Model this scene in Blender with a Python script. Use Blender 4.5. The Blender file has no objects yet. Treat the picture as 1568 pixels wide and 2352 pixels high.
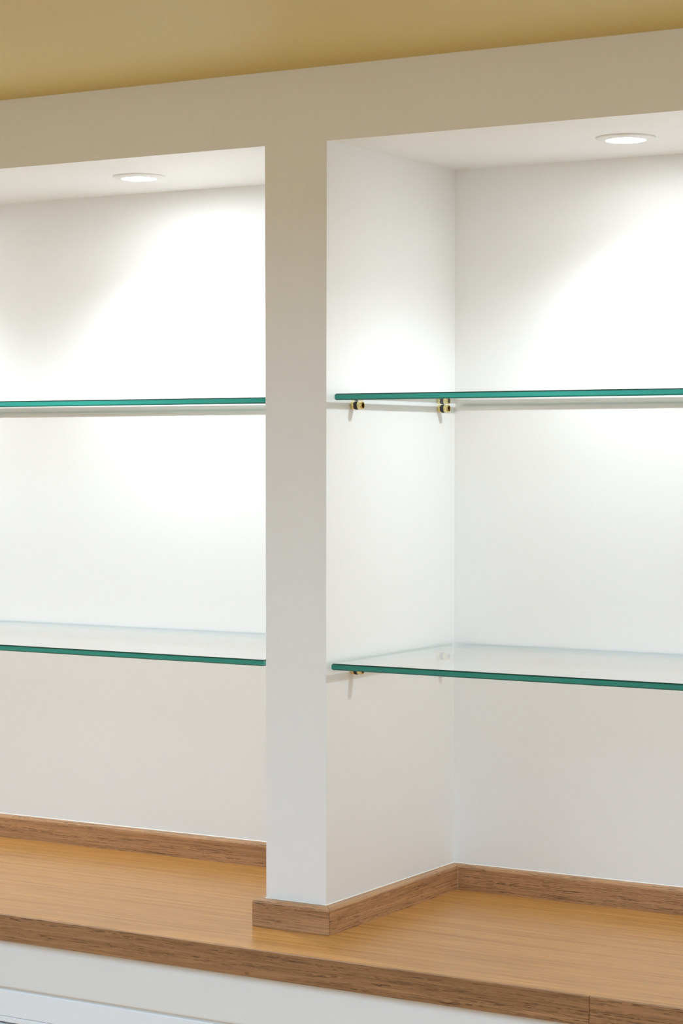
import bpy, bmesh, math
from mathutils import Matrix, Vector

S = bpy.context.scene
COL = S.collection

# ---------------------------------------------------------------- camera
CAM = Vector((1.75811, -2.87759, 0.73822))
yaw, pit, rol = (math.radians(a) for a in (31.01914, 1.5099, 0.02161))
fw = Vector((-math.sin(yaw) * math.cos(pit), math.cos(yaw) * math.cos(pit), -math.sin(pit)))
rt = Vector((math.cos(yaw), math.sin(yaw), 0))
up = rt.cross(fw)
r2 = rt * math.cos(rol) + up * math.sin(rol)
u2 = up * math.cos(rol) - rt * math.sin(rol)
cd = bpy.data.cameras.new('camera')
cam = bpy.data.objects.new('camera', cd)
COL.objects.link(cam)
m = Matrix((r2, u2, -fw)).transposed().to_4x4()
m.translation = CAM
cam.matrix_world = m
cd.sensor_fit = 'VERTICAL'
cd.sensor_height = 36
cd.lens = 5049.174 / 2352 * 36
cd.clip_start = 0.05
S.camera = cam

# ---------------------------------------------------------------- light and exposure
VS = S.view_settings
VS.view_transform = 'Standard'
VS.look = 'None'
VS.gamma = 1
VS.use_curve_mapping = False
VS.exposure = 0.0
W = bpy.data.worlds.new('world')
S.world = W
W.use_nodes = True
W.node_tree.nodes['Background'].inputs[0].default_value = (0.75, 0.85, 1.0, 1)
W.node_tree.nodes['Background'].inputs[1].default_value = 0.35

ADDED_PANEL_W = 63.0      # each unseen cool light added to grade the front wall
NICHE_W = 19.0           # each downlight of the niches
S.cycles.use_light_tree = False
S.cycles.max_bounces = 9
S.cycles.diffuse_bounces = 7
S.cycles.glossy_bounces = 4
S.cycles.transparent_max_bounces = 24
S.cycles.use_adaptive_sampling = True
S.cycles.adaptive_threshold = 0.03

# ---------------------------------------------------------------- measures (metres, z = 0 on the worktop)
PW = 0.110               # partition width
D = 0.41818              # niche depth
ZH = 1.21766             # niche ceiling
ZC = 1.33031             # soffit over the niches
TT, HB = 0.0157, 0.0425  # trim thickness / height
OV, TE = 0.1546, 0.0415  # worktop overhang / thickness
XL, XR = -1.71, 1.61     # outer ends of the niches
FL = -0.90               # floor
RC = 1.95                # room ceiling
YS = -1.25               # front edge of the soffit
YB = -5.2                # wall behind the camera
RX0, RX1 = -3.4, 4.6     # side walls of the room


# ---------------------------------------------------------------- material helpers
def mat(name):
    mt = bpy.data.materials.new(name)
    mt.use_nodes = True
    nt = mt.node_tree
    b = nt.nodes['Principled BSDF']
    return mt, nt, b


def paint(name, col, rough=0.5, bump=0.04, scale=420, tint=None):
    mt, nt, b = mat(name)
    b.inputs['Roughness'].default_value = rough
    tc = nt.nodes.new('ShaderNodeTexCoord')
    n = nt.nodes.new('ShaderNodeTexNoise')
    n.inputs['Scale'].default_value = scale
    n.inputs['Detail'].default_value = 1
    nt.links.new(tc.outputs['Object'], n.inputs['Vector'])
    bp = nt.nodes.new('ShaderNodeBump')
    bp.inputs['Strength'].default_value = bump
    bp.inputs['Distance'].default_value = 0.001
    nt.links.new(n.outputs['Fac'], bp.inputs['Height'])
    nt.links.new(bp.outputs['Normal'], b.inputs['Normal'])
    n2 = nt.nodes.new('ShaderNodeTexNoise')
    n2.inputs['Scale'].default_value = 3.0
    n2.inputs['Detail'].default_value = 0
    nt.links.new(tc.outputs['Object'], n2.inputs['Vector'])
    mx = nt.nodes.new('ShaderNodeMix')
    mx.data_type = 'RGBA'
    mx.inputs['A'].default_value = (*col, 1)
    mx.inputs['B'].default_value = (*[c * 0.975 for c in col], 1)
    nt.links.new(n2.outputs['Fac'], mx.inputs['Factor'])
    nt.links.new(mx.outputs['Result'], b.inputs['Base Color'])
    return mt


def plain(name, col, rough=0.5, metal=0.0):
    mt, nt, b = mat(name)
    tc = nt.nodes.new('ShaderNodeTexCoord')
    n = nt.nodes.new('ShaderNodeTexNoise')
    n.inputs['Scale'].default_value = 300
    nt.links.new(tc.outputs['Object'], n.inputs['Vector'])
    mr = nt.nodes.new('ShaderNodeMapRange')
    mr.inputs['To Min'].default_value = rough * 0.85
    mr.inputs['To Max'].default_value = rough * 1.15
    nt.links.new(n.outputs['Fac'], mr.inputs['Value'])
    nt.links.new(mr.outputs['Result'], b.inputs['Roughness'])
    b.inputs['Base Color'].default_value = (*col, 1)
    b.inputs['Metallic'].default_value = metal
    return mt


def wood(name, light, mid, dark, pore, pore_amt=0.6, rough=0.35, px=42, pz=330, band=55, fleck=0.0, coat=0.0):
    """oak with its grain along the object's own X axis"""
    mt, nt, b = mat(name)
    L = nt.links.new
    tc = nt.nodes.new('ShaderNodeTexCoord')
    oi = nt.nodes.new('ShaderNodeObjectInfo')
    off = nt.nodes.new('ShaderNodeVectorMath'); off.operation = 'SCALE'
    off.inputs[0].default_value = (3.1, 0.37, 0.53)
    L(oi.outputs['Random'], off.inputs['Scale'])
    add = nt.nodes.new('ShaderNodeVectorMath'); add.operation = 'ADD'
    L(tc.outputs['Object'], add.inputs[0]); L(off.outputs[0], add.inputs[1])

    def stretched(sx, sc, detail=2.0, dist=0.0, rot=0.0):
        mp = nt.nodes.new('ShaderNodeMapping')
        mp.inputs['Scale'].default_value = (sx, sc, sc)
        mp.inputs['Rotation'].default_value = (0, rot, rot)
        L(add.outputs[0], mp.inputs['Vector'])
        n = nt.nodes.new('ShaderNodeTexNoise')
        n.inputs['Scale'].default_value = 1
        n.inputs['Detail'].default_value = detail
        n.inputs['Distortion'].default_value = dist
        L(mp.outputs[0], n.inputs['Vector'])
        return n

    bands = stretched(1.2, band, 3, 0.15)
    rp = nt.nodes.new('ShaderNodeValToRGB')
    e = rp.color_ramp.elements
    e[0].position, e[0].color = 0.3, (*dark, 1)
    e[1].position, e[1].color = 0.7, (*light, 1)
    k = e.new(0.5); k.color = (*mid, 1)
    L(bands.outputs['Fac'], rp.inputs['Fac'])
    fine = stretched(9, 420, 2)
    mr = nt.nodes.new('ShaderNodeMapRange')
    mr.inputs['From Min'].default_value = 0.3
    mr.inputs['From Max'].default_value = 0.7
    mr.inputs['To Min'].default_value = 0.80
    mr.inputs['To Max'].default_value = 1.14
    L(fine.outputs['Fac'], mr.inputs['Value'])
    mul = nt.nodes.new('ShaderNodeVectorMath'); mul.operation = 'SCALE'
    L(rp.outputs['Color'], mul.inputs[0]); L(mr.outputs['Result'], mul.inputs['Scale'])
    # thin pore lines: level lines of a stretched noise, broken into dashes
    lines = stretched(9, pz, 1.0)
    sb = nt.nodes.new('ShaderNodeMath'); sb.operation = 'SUBTRACT'; sb.inputs[1].default_value = 0.5
    ab = nt.nodes.new('ShaderNodeMath'); ab.operation = 'ABSOLUTE'
    L(lines.outputs['Fac'], sb.inputs[0]); L(sb.outputs[0], ab.inputs[0])
    ln = nt.nodes.new('ShaderNodeMapRange')
    ln.inputs['From Min'].default_value = 0.01
    ln.inputs['From Max'].default_value = 0.07
    ln.inputs['To Min'].default_value = pore_amt
    ln.inputs['To Max'].default_value = 0.0
    L(ab.outputs[0], ln.inputs['Value'])
    dash = stretched(px, 520, 1.0)
    ds = nt.nodes.new('ShaderNodeMapRange')
    ds.inputs['From Min'].default_value = 0.40
    ds.inputs['From Max'].default_value = 0.52
    L(dash.outputs['Fac'], ds.inputs['Value'])
    pr = nt.nodes.new('ShaderNodeMath'); pr.operation = 'MULTIPLY'
    L(ln.outputs['Result'], pr.inputs[0]); L(ds.outputs['Result'], pr.inputs[1])
    # pores come in belts of early wood
    belt = stretched(1.2, 90, 1, 0.2)
    br = nt.nodes.new('ShaderNodeMapRange')
    br.inputs['From Min'].default_value = 0.35
    br.inputs['From Max'].default_value = 0.6
    br.inputs['To Min'].default_value = 0.4
    br.inputs['To Max'].default_value = 1.0
    L(belt.outputs['Fac'], br.inputs['Value'])
    pm = nt.nodes.new('ShaderNodeMath'); pm.operation = 'MULTIPLY'
    L(pr.outputs[0], pm.inputs[0]); L(br.outputs['Result'], pm.inputs[1])
    mx = nt.nodes.new('ShaderNodeMix'); mx.data_type = 'RGBA'
    mx.inputs['B'].default_value = (*pore, 1)
    L(mul.outputs[0], mx.inputs['A']); L(pm.outputs[0], mx.inputs['Factor'])
    out = mx.outputs['Result']
    if fleck:
        mp = nt.nodes.new('ShaderNodeMapping')
        mp.inputs['Scale'].default_value = (22, 40, 40)
        L(add.outputs[0], mp.inputs['Vector'])
        v = nt.nodes.new('ShaderNodeTexVoronoi')
        v.inputs['Scale'].default_value = 1
        L(mp.outputs[0], v.inputs['Vector'])
        vr = nt.nodes.new('ShaderNodeMapRange')
        vr.inputs['From Min'].default_value = 0.05
        vr.inputs['From Max'].default_value = 0.13
        vr.inputs['To Min'].default_value = fleck
        vr.inputs['To Max'].default_value = 0
        L(v.outputs['Distance'], vr.inputs['Value'])
        mx2 = nt.nodes.new('ShaderNodeMix'); mx2.data_type = 'RGBA'
        mx2.inputs['B'].default_value = (*pore, 1)
        L(out, mx2.inputs['A']); L(vr.outputs['Result'], mx2.inputs['Factor'])
        out = mx2.outputs['Result']
    L(out, b.inputs['Base Color'])
    bp = nt.nodes.new('ShaderNodeBump')
    bp.invert = True
    bp.inputs['Strength'].default_value = 0.25
    bp.inputs['Distance'].default_value = 0.0004
    L(pm.outputs[0], bp.inputs['Height'])
    L(bp.outputs['Normal'], b.inputs['Normal'])
    b.inputs['Roughness'].default_value = rough
    b.inputs['Specular IOR Level'].default_value = 0.4
    b.inputs['Coat Weight'].default_value = coat
    b.inputs['Coat Roughness'].default_value = 0.25
    return mt


def srgb(r, g, b):
    f = lambda c: ((c / 255 + 0.055) / 1.055) ** 2.4 if c > 10 else c / 255 / 12.92
    return (f(r), f(g), f(b))


M = {}
M['wall'] = paint('white_wall_paint', srgb(246, 246, 244), 0.45, 0.03)
M['ceiling'] = paint('tan_ceiling_paint', srgb(214, 196, 126), 0.6, 0.05)
M['room'] = paint('room_wall_paint', srgb(235, 230, 220), 0.6, 0.05)
M['cab'] = paint('satin_cabinet_paint', srgb(238, 237, 234), 0.35, 0.015)
M['drawer'] = paint('cool_drawer_paint', srgb(246, 249, 252), 0.3, 0.01)
M['cabdark'] = plain('dark_gap', srgb(60, 58, 56), 0.7)
M['oak'] = wood('oak_trim', srgb(200, 153, 110), srgb(188, 141, 98), srgb(172, 126, 85), srgb(72, 45, 27), 0.75, 0.38, px=85, pz=620, band=110)
M['oakedge'] = wood('oak_edge', srgb(180, 134, 92), srgb(165, 119, 78), srgb(144, 102, 65), srgb(62, 38, 22), 0.8, 0.4, px=90, pz=620, band=95, fleck=0.45)
M['oaktop'] = wood('oak_top', srgb(201, 144, 78), srgb(193, 136, 70), srgb(178, 122, 60), srgb(130, 86, 42), 0.35, 0.26, px=60, pz=700, band=85, coat=0.0)
M['floor'] = wood('oak_floor', srgb(212, 164, 110), srgb(202, 154, 100), srgb(188, 142, 90), srgb(110, 90, 66), 0.3, 0.4, band=20)
M['caulk'] = plain('white_caulk', srgb(240, 236, 226), 0.5)
M['caulkdull'] = plain('aged_caulk', srgb(196, 172, 138), 0.6)
M['brass'] = plain('polished_brass', srgb(226, 208, 148), 0.16, 1.0)
M['bore'] = plain('dull_brass_bore', srgb(120, 84, 34), 0.5, 0.6)
M['rubber'] = plain('black_rubber', srgb(42, 38, 40), 0.45)
M['fitting'] = plain('white_fitting', srgb(240, 240, 238), 0.35)


def glass_faces():
    mt, nt, b = mat('clear_glass_face')
    nt.nodes.remove(b)
    L = nt.links.new
    o = nt.nodes['Material Output']
    g = nt.nodes.new('ShaderNodeNewGeometry')
    ior = nt.nodes.new('ShaderNodeMix'); ior.data_type = 'FLOAT'
    ior.inputs['A'].default_value = 1.5
    ior.inputs['B'].default_value = 1 / 1.5
    L(g.outputs['Backfacing'], ior.inputs['Factor'])
    fr = nt.nodes.new('ShaderNodeFresnel')
    L(ior.outputs['Result'], fr.inputs['IOR'])
    # both faces of the pane reflect: 2R / (1 + R), counted once where the ray enters the pane
    two = nt.nodes.new('ShaderNodeMath'); two.operation = 'MULTIPLY'; two.inputs[1].default_value = 2
    one = nt.nodes.new('ShaderNodeMath'); one.operation = 'ADD'; one.inputs[1].default_value = 1
    div = nt.nodes.new('ShaderNodeMath'); div.operation = 'DIVIDE'
    L(fr.outputs[0], two.inputs[0]); L(fr.outputs[0], one.inputs[0])
    L(two.outputs[0], div.inputs[0]); L(one.outputs[0], div.inputs[1])
    inn = nt.nodes.new('ShaderNodeMath'); inn.operation = 'SUBTRACT'; inn.inputs[0].default_value = 1
    L(g.outputs['Backfacing'], inn.inputs[1])
    fin = nt.nodes.new('ShaderNodeMath'); fin.operation = 'MULTIPLY'
    L(div.outputs[0], fin.inputs[0]); L(inn.outputs[0], fin.inputs[1])
    t = nt.nodes.new('ShaderNodeBsdfTransparent')
    t.inputs['Color'].default_value = (0.988, 0.996, 0.992, 1)
    gl = nt.nodes.new('ShaderNodeBsdfGlossy')
    gl.inputs['Roughness'].default_value = 0.0
    gl.inputs['Color'].default_value = (1, 1, 1, 1)
    tc = nt.nodes.new('ShaderNodeTexCoord')
    mx = nt.nodes.new('ShaderNodeMixShader')
    L(fin.outputs[0], mx.inputs[0]); L(t.outputs[0], mx.inputs[1]); L(gl.outputs[0], mx.inputs[2])
    L(mx.outputs[0], o.inputs['Surface'])
    return mt


def glass_edge(name, k):
    mt, nt, b = mat(name)
    nt.nodes.remove(b)
    L = nt.links.new
    o = nt.nodes['Material Output']
    tc = nt.nodes.new('ShaderNodeTexCoord')
    mp = nt.nodes.new('ShaderNodeMapping')
    mp.inputs['Scale'].default_value = (5, 5, 260)
    L(tc.outputs['Object'], mp.inputs['Vector'])
    n = nt.nodes.new('ShaderNodeTexNoise')
    n.inputs['Scale'].default_value = 1
    L(mp.outputs[0], n.inputs['Vector'])
    rp = nt.nodes.new('ShaderNodeValToRGB')  # light and dark streaks in the colour stand in for reflections inside the glass
    e = rp.color_ramp.elements
    e[0].position, e[0].color = 0.3, (0.0025 * k, 0.050 * k, 0.040 * k, 1)
    e[1].position, e[1].color = 0.7, (0.010 * k, 0.14 * k, 0.11 * k, 1)
    L(n.outputs['Fac'], rp.inputs['Fac'])
    df = nt.nodes.new('ShaderNodeBsdfDiffuse')
    L(rp.outputs[0], df.inputs['Color'])
    tr = nt.nodes.new('ShaderNodeBsdfTranslucent')
    tr.inputs['Color'].default_value = (0.025 * k, 0.36 * k, 0.28 * k, 1)
    m1 = nt.nodes.new('ShaderNodeMixShader'); m1.inputs[0].default_value = 0.5
    L(df.outputs[0], m1.inputs[1]); L(tr.outputs[0], m1.inputs[2])
    gl = nt.nodes.new('ShaderNodeBsdfGlossy'); gl.inputs['Roughness'].default_value = 0.05
    gl.inputs['Color'].default_value = (1, 1, 1, 1)
    lw = nt.nodes.new('ShaderNodeFresnel'); lw.inputs['IOR'].default_value = 1.5
    m2 = nt.nodes.new('ShaderNodeMixShader')
    L(lw.outputs[0], m2.inputs[0]); L(m1.outputs[0], m2.inputs[1]); L(gl.outputs[0], m2.inputs[2])
    # seen from inside the pane the ground edge is mostly passed by
    g = nt.nodes.new('ShaderNodeNewGeometry')
    bk = nt.nodes.new('ShaderNodeMath'); bk.operation = 'MULTIPLY'; bk.inputs[1].default_value = 0.96
    L(g.outputs['Backfacing'], bk.inputs[0])
    tp = nt.nodes.new('ShaderNodeBsdfTransparent')
    m3 = nt.nodes.new('ShaderNodeMixShader')
    L(bk.outputs[0], m3.inputs[0]); L(m2.outputs[0], m3.inputs[1]); L(tp.outputs[0], m3.inputs[2])
    L(m3.outputs[0], o.inputs['Surface'])
    return mt


M['gface'] = glass_faces()
M['gedge'] = glass_edge('green_glass_edge', 1.0)
M['garris'] = glass_edge('dark_glass_arris', 0.38)


def emitter(name, col, strength):
    mt, nt, b = mat(name)
    b.inputs['Base Color'].default_value = (0.9, 0.9, 0.9, 1)
    b.inputs['Emission Color'].default_value = (*col, 1)
    b.inputs['Emission Strength'].default_value = strength
    return mt


# ---------------------------------------------------------------- mesh helpers
def link(name, bm, mats, parent=None, loc=(0, 0, 0), rz=0.0, smooth=False, **props):
    me = bpy.data.meshes.new(name)
    bmesh.ops.recalc_face_normals(bm, faces=bm.faces)
    bm.to_mesh(me)
    bm.free()
    for mt in (mats if isinstance(mats, (list, tuple)) else [mats]):
        me.materials.append(M[mt] if isinstance(mt, str) else mt)
    if smooth:
        for p in me.polygons:
            p.use_smooth = True
    o = bpy.data.objects.new(name, me)
    COL.objects.link(o)
    o.location = loc
    o.rotation_euler = (0, 0, rz)
    if parent:
        o.parent = parent
    for k, v in props.items():
        o[k] = v
    return o


def empty(name, loc, rz=0.0, **props):
    o = bpy.data.objects.new(name, None)
    COL.objects.link(o)
    o.empty_display_size = 0.05
    o.location = loc
    o.rotation_euler = (0, 0, rz)
    for k, v in props.items():
        o[k] = v
    return o


def box(x0, x1, y0, y1, z0, z1, bev=0.0, seg=2, bm=None):
    bm = bm or bmesh.new()
    r = bmesh.ops.create_cube(bm, size=1.0)
    for v in r['verts']:
        v.co = Vector((x0 + (v.co.x + .5) * (x1 - x0), y0 + (v.co.y + .5) * (y1 - y0), z0 + (v.co.z + .5) * (z1 - z0)))
    if bev:
        es = list({e for v in r['verts'] for e in v.link_edges})
        bmesh.ops.bevel(bm, geom=es, offset=bev, segments=seg, profile=0.5, affect='EDGES')
    return bm


def prism(profile, s0, s1, m0=0.0, m1=0.0, bm=None):
    """profile (d, z) swept along local X; d points to local -Y; the ends shift by m*d (mitres)"""
    bm = bm or bmesh.new()
    a = [bm.verts.new((s0 + m0 * d, -d, z)) for d, z in profile]
    b = [bm.verts.new((s1 + m1 * d, -d, z)) for d, z in profile]
    n = len(profile)
    for i in range(n):
        bm.faces.new((a[i], a[(i + 1) % n], b[(i + 1) % n], b[i]))
    bm.faces.new(a[::-1])
    bm.faces.new(b)
    return bm


def lathe(profile, segs=32, axis='z', bm=None):
    """profile of (r, h) revolved; open ends are capped where r == 0"""
    bm = bm or bmesh.new()
    rings = []
    for r, h in profile:
        if r < 1e-6:
            rings.append([bm.verts.new((h, 0, 0) if axis == 'x' else (0, 0, h))])
        else:
            ring = []
            for i in range(segs):
                a = 2 * math.pi * i / segs
                c, s = r * math.cos(a), r * math.sin(a)
                ring.append(bm.verts.new((h, c, s) if axis == 'x' else (c, s, h)))
            rings.append(ring)
    for A, B in zip(rings, rings[1:]):
        for i in range(segs):
            j = (i + 1) % segs
            if len(A) == 1 and len(B) > 1:
                bm.faces.new((A[0], B[i], B[j]))
            elif len(B) == 1 and len(A) > 1:
                bm.faces.new((A[i], A[j], B[0]))
            elif len(A) > 1:
                bm.faces.new((A[i], A[j], B[j], B[i]))
    return bm


# ---------------------------------------------------------------- the setting
bm = bmesh.new()
pts = [(XL - .12, 0), (XL, 0), (XL, ZH), (-PW, ZH), (-PW, 0), (0, 0), (0, ZH), (XR, ZH), (XR, 0), (XR + .12, 0),
       (XR + .12, ZC), (XL - .12, ZC)]
fv = [bm.verts.new((x, 0, z)) for x, z in pts]
bv = [bm.verts.new((x, D, z)) for x, z in pts]
bm.faces.new(fv); bm.faces.new(bv[::-1])
for i in range(len(pts)):
    j = (i + 1) % len(pts)
    bm.faces.new((fv[i], fv[j], bv[j], bv[i]))
es = [e for e in bm.edges if (all(abs(v.co.y) < 1e-6 for v in e.verts) and max(v.co.z for v in e.verts) < ZC - 1e-4
                              and max(v.co.z for v in e.verts) > 1e-4)]
bmesh.ops.bevel(bm, geom=es, offset=0.0012, segments=3, profile=0.5, affect='EDGES')
link('wall_front', bm, 'wall', kind='structure', label='white wall with niche openings, header and square partition pillar')
link('wall_back', box(XL - .12, XR + .12, D, D + .08, -TE, ZC), 'wall', kind='structure', label='white back wall of the two lit niches')
# soffit over the niches (tan) and the rest of the room that lights the place
link('ceiling', box(RX0, RX1, YS, D + .08, ZC, RC), 'ceiling', kind='structure', label='tan painted ceiling above the niches')
link('ceiling_upper', box(RX0, RX1, YB, YS, RC, RC + .1), 'room', kind='structure', label='higher pale ceiling over the room')
link('floor', box(RX0, RX1, YB, D + .08, FL - .05, FL), 'floor', kind='structure', label='oak floor of the room')
link('wall_left', box(RX0 - .1, RX0, YB, D + .08, FL, RC), 'room', kind='structure', label='pale wall on the left of the room')
link('wall_right', box(RX1, RX1 + .1, YB, D + .08, FL, RC), 'room', kind='structure', label='pale wall on the right of the room')
link('wall_rear', box(RX0, RX1, YB - .1, YB, FL, RC), 'room', kind='structure', label='pale wall behind the viewer')
bm = box(RX0, XL - .12, 0, .1, FL, ZC)
link('wall_front_left', bm, 'room', kind='structure', label='pale wall beyond the left niche')
bm = box(XR + .12, RX1, 0, .1, FL, ZC)
link('wall_front_right', bm, 'room', kind='structure', label='pale wall beyond the right niche')

# oak trim round the foot of the niches, mitred at the corners
R = 0.006
prof = [(0, 0), (TT, 0), (TT, HB - R)]
for i in range(1, 7):
    a = math.pi / 2 * i / 6
    prof.append((TT - R + R * math.cos(a), HB - R + R * math.sin(a)))
prof.append((0, HB))
G = 0.0004   # hairline opened at each mitre


def trim(name, loc, rz, length, m0, m1, label):
    o = link(name, prism(prof, G, length - G, m0, m1), 'oak', None, loc, rz, kind='structure', label=label)
    c = [(0, HB), (0.0010, HB), (0, HB + 0.0012)]
    link('caulk_bead', prism(c, 0, length, m0, m1), 'caulk', o, label='thin white caulk line')
    return o


trim('trim_1', (XL, D, 0), 0, -PW - XL, 1, -1, 'oak trim strip along the back wall of the left niche')
trim('trim_2', (-PW, D, 0), -math.pi / 2, D, 1, 1, 'oak trim strip on the left face of the partition')
trim('trim_3', (-PW, 0, 0), 0, PW, -1, 1, 'short oak trim strip across the front of the partition')
trim('trim_4', (0, 0, 0), math.pi / 2, D, -1, -1, 'oak trim strip along the right face of the partition')
t5 = trim('trim_5', (0, D, 0), 0, XR, 1, -1, 'oak trim strip along the back wall of the right niche')
link('caulk_bead', lathe([(0, 0), (0.0005, 0), (0.0005, HB - .003), (0, HB - .003)], 8), 'caulkdull', t5, (TT, -TT, 0), label='pale caulk line in the corner joint')

# ---------------------------------------------------------------- worktop
wt = empty('worktop', (0, 0, -TE), label='long oak worktop with thick edge running under both niches', category='worktop')
link('top_panel', box(XL - .2, XR + .2, -OV + .006, D, 0, TE, 0), 'oaktop', wt)
SEAM = 0.514
for x0, x1 in ((XL - .2, SEAM - .0003), (SEAM + .0003, XR + .2)):
    link('edge_board', box(x0, x1, -OV, -OV + .006, 0, TE + .0001, 0.0008, 2), 'oakedge', wt)

# ---------------------------------------------------------------- base cabinet
YF = -OV + .012
cb = empty('base_cabinet', (0, YF, FL), label='white painted base cabinet under the oak worktop', category='cabinet')


def cpart(name, x0, x1, y0, y1, z0, z1, bev, mt='cab', parent=None, **k):
    return link(name, box(x0, x1, y0, y1, z0 - FL, z1 - FL, bev, 3), mt, parent or cb, **k)


CX0, CX1 = XL - .18, XR + .18
cpart('carcass', CX0, CX1, 0.024, D - YF, FL, -TE - .001, 0)
cpart('fascia', CX0, CX1, 0, 0.022, -.121, -TE - .0005, 0.004)
cpart('shadow_strip', CX0, CX1, 0.008, 0.023, -.128, -.119, 0)
dx = (CX1 - CX0) / 3
for i in range(3):
    a, b = CX0 + i * dx + .001, CX0 + (i + 1) * dx - .001
    d = cpart('drawer_front', a, b, .004, 0.022, -.168, -.1255, 0.0015, 'drawer')
    cpart('bead', a, b, .0035, 0.022, -.1772, -.1684, 0.001, 'drawer', parent=d)
    cpart('door', a, b, .004, 0.022, FL + .1, -.1815, 0.0015, 'drawer')
cpart('gap_backing', CX0, CX1, 0.020, 0.0235, -.19, -.17, 0, 'cabdark')


# ---------------------------------------------------------------- glass shelves
def shelf(x0, x1, y0, top, label):
    t, c = 0.0100, 0.0020
    y1 = D - 0.003
    bm = bmesh.new()
    zs = [(-t, c), (-t + c, 0), (-c, 0), (0, c)]
    rings = []
    for z, i in zs:
        rings.append([bm.verts.new(p) for p in ((x0 + i, y0 + i, z), (x1 - i, y0 + i, z), (x1 - i, y1 - i, z), (x0 + i, y1 - i, z))])
    for k, (A, B) in enumerate(zip(rings, rings[1:])):
        for i in range(4):
            j = (i + 1) % 4
            bm.faces.new((A[i], A[j], B[j], B[i])).material_index = 1 if k == 1 else 2
    bm.faces.new(rings[0][::-1]).material_index = 0
    bm.faces.new(rings[-1]).material_index = 0
    return link('glass_shelf', bm, ['gface', 'gedge', 'garris'], None, (0, 0, top), label=label, category='shelf', group='glass shelves in the niches')


SH = {'ur': (0.0120, 0.0055, 0.8308), 'lr': (0.0085, 0.0025, 0.4164), 'ul': (-PW - .003, 0.005, 0.8270), 'll': (-PW - .0070, 0.004, 0.4158)}
shelf(SH['ur'][0], XR - .006, SH['ur'][1], SH['ur'][2], 'upper clear glass shelf with green edge in the right niche')
shelf(SH['lr'][0], XR - .006, SH['lr'][1], SH['lr'][2], 'lower clear glass shelf with green edge in the right niche')
shelf(XL + .006, SH['ul'][0], SH['ul'][1], SH['ul'][2], 'upper clear glass shelf with green edge in the left niche')
shelf(XL + .006, SH['ll'][0], SH['ll'][1], SH['ll'][2], 'lower clear glass shelf with green edge in the left niche')

# ---------------------------------------------------------------- brass shelf pegs
PR = 0.0062
RR = 0.0067


def make_peg():
    p = empty('shelf_peg', (0, 0, 0))
    link('flange', lathe([(0, 0), (PR, 0), (PR + .0002, .001), (PR + .0002, .0054), (PR - .0006, .0062), (0, .0062)], 32, 'x'), 'brass', p, smooth=True)
    link('rubber_ring', lathe([(0, .0062), (RR - .0006, .0062), (RR, .0070), (RR, .0104), (RR - .0006, .0112), (0, .0112)], 32, 'x'), 'rubber', p, smooth=True)
    link('tip', lathe([(PR - .0006, .0112), (PR, .0120), (PR, .0190), (PR - .0007, .0200), (.0044, .0200), (.0042, .0194), (.0042, .0130)], 32, 'x'), 'brass', p, smooth=True)
    link('bore', lathe([(.0042, .0192), (.0041, .0135), (0, .0132)], 24, 'x'), 'bore', p, label='dark hollow end')
    return p


peg0 = make_peg()
for o in peg0.children:
    md = o.modifiers.new('es', 'EDGE_SPLIT'); md.split_angle = math.radians(50)
spots = [
    ('ur', 1, .078, 'brass shelf peg with black ring under upper right shelf, nearer the front'),
    ('ur', 1, .361, 'brass shelf peg with black ring under upper right shelf, near the back corner'),
    ('lr', 1, .078, 'brass shelf peg with black ring under lower right shelf, nearer the front'),
    ('lr', 1, .361, 'brass shelf peg seen through lower right glass shelf near the back corner'),
    ('ul', -1, .078, 'brass shelf peg under upper left shelf nearer the front, on the partition'),
    ('ul', -1, .361, 'brass shelf peg under upper left shelf near the back, on the partition'),
    ('ll', -1, .078, 'brass shelf peg under lower left shelf nearer the front, on the partition'),
    ('ll', -1, .361, 'brass shelf peg under lower left shelf near the back, on the partition'),
]
for i, (k, sgn, y, lab) in enumerate(spots):
    if i == 0:
        p = peg0
    else:
        p = peg0.copy(); COL.objects.link(p)
        for ch in peg0.children:
            c = ch.copy(); COL.objects.link(c); c.parent = p
    p.location = (0 if sgn > 0 else -PW, y, SH[k][2] - .0100 - RR)
    p.rotation_euler = (0, 0, 0 if sgn > 0 else math.pi)
    p['label'] = lab
    p['category'] = 'shelf peg'
    p['group'] = 'brass pegs holding the glass shelves'


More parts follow.
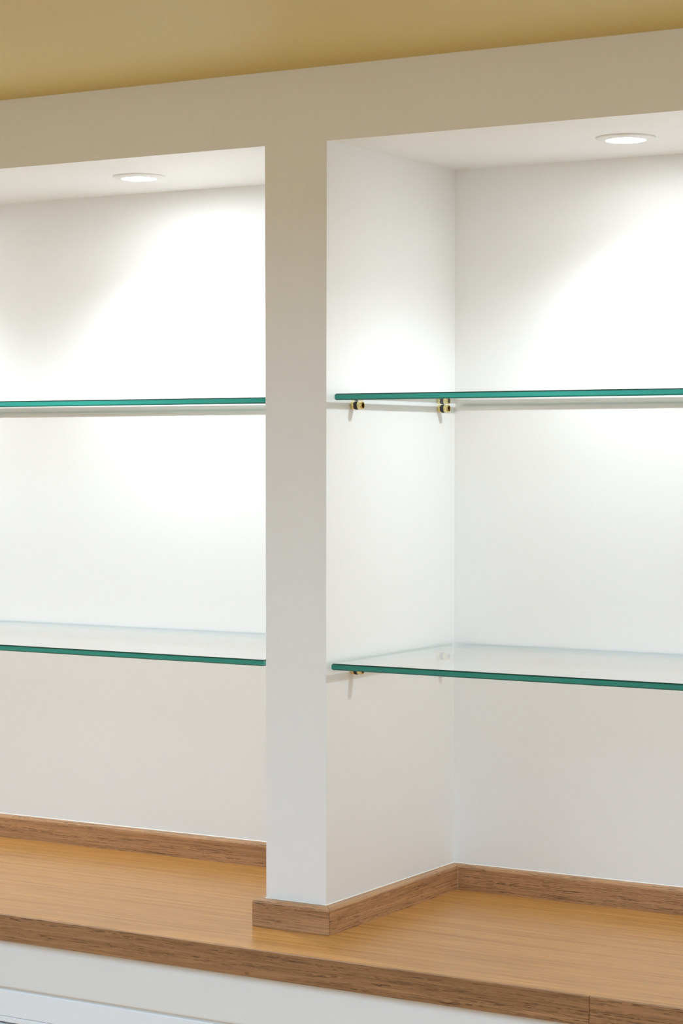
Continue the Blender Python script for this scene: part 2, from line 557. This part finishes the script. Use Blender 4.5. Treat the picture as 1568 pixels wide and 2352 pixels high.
# ---------------------------------------------------------------- recessed downlights
M['lens'] = emitter('lit_lens', (0.86, 0.935, 1.0), 170.0)
M['lens_dim'] = emitter('lit_lens_dimmer', (0.86, 0.935, 1.0), 115.0)


def downlight(x, y, watts, label):
    d = empty('downlight', (x, y, ZH), label=label, category='downlight', group='recessed downlights in the niche ceilings')
    link('trim_ring', lathe([(.0455, 0), (.0455, -.0012), (.0440, -.0024), (.0330, -.0046), (.0305, -.0048), (.0296, -.0040), (.0296, -.0005)], 64), 'fitting', d, smooth=True)
    link('lens', lathe([(.0296, -.0030), (.0200, -.0046), (.0100, -.0052), (0, -.0054)], 64), 'lens' if watts == NICHE_W else 'lens_dim', d, smooth=True)
    ld = bpy.data.lights.new('downlight_beam', 'SPOT')
    ld.energy = watts
    ld.color = (0.81, 0.905, 1.0)
    ld.spot_size = math.radians(138)
    ld.spot_blend = 1.0
    ld.shadow_soft_size = 0.022
    lo = bpy.data.objects.new('downlight_beam', ld)
    COL.objects.link(lo)
    lo.parent = d
    lo.location = (0, 0, -.030)


downlight(-.506, .209, NICHE_W, 'round white downlight in the left niche ceiling')
downlight(.404, .209, NICHE_W * .74, 'round white downlight in the right niche ceiling')
downlight(-1.306, .209, NICHE_W, 'round white downlight beyond the left edge of view')
downlight(1.204, .209, NICHE_W * .74, 'round white downlight beyond the right edge of view')


# ---------------------------------------------------------------- unseen linear lights added to fade the front wall from warm to cool
def added_panel(x, y, label):
    p = empty('added_linear_light', (x, y, RC), label=label, category='added light', group='unseen linear lights added for the wall gradient')
    link('added_light_housing', box(-.17, .17, -1.62, 1.62, -.012, 0, 0.002), 'fitting', p)
    ld = bpy.data.lights.new('added_linear_light_beam', 'AREA')
    ld.shape = 'RECTANGLE'
    ld.size, ld.size_y = .30, 3.2
    ld.energy = ADDED_PANEL_W
    ld.color = (0.50, 0.73, 1.0)
    lo = bpy.data.objects.new('added_linear_light_beam', ld)
    COL.objects.link(lo)
    lo.parent = p
    lo.location = (0, 0, -.016)


for x, w in ((-1.9, 'leftmost'), (.6, 'middle'), (3.1, 'rightmost')):
    added_panel(x, -3.25, 'long unseen cool light added for the wall gradient, %s of the row over the room' % w)
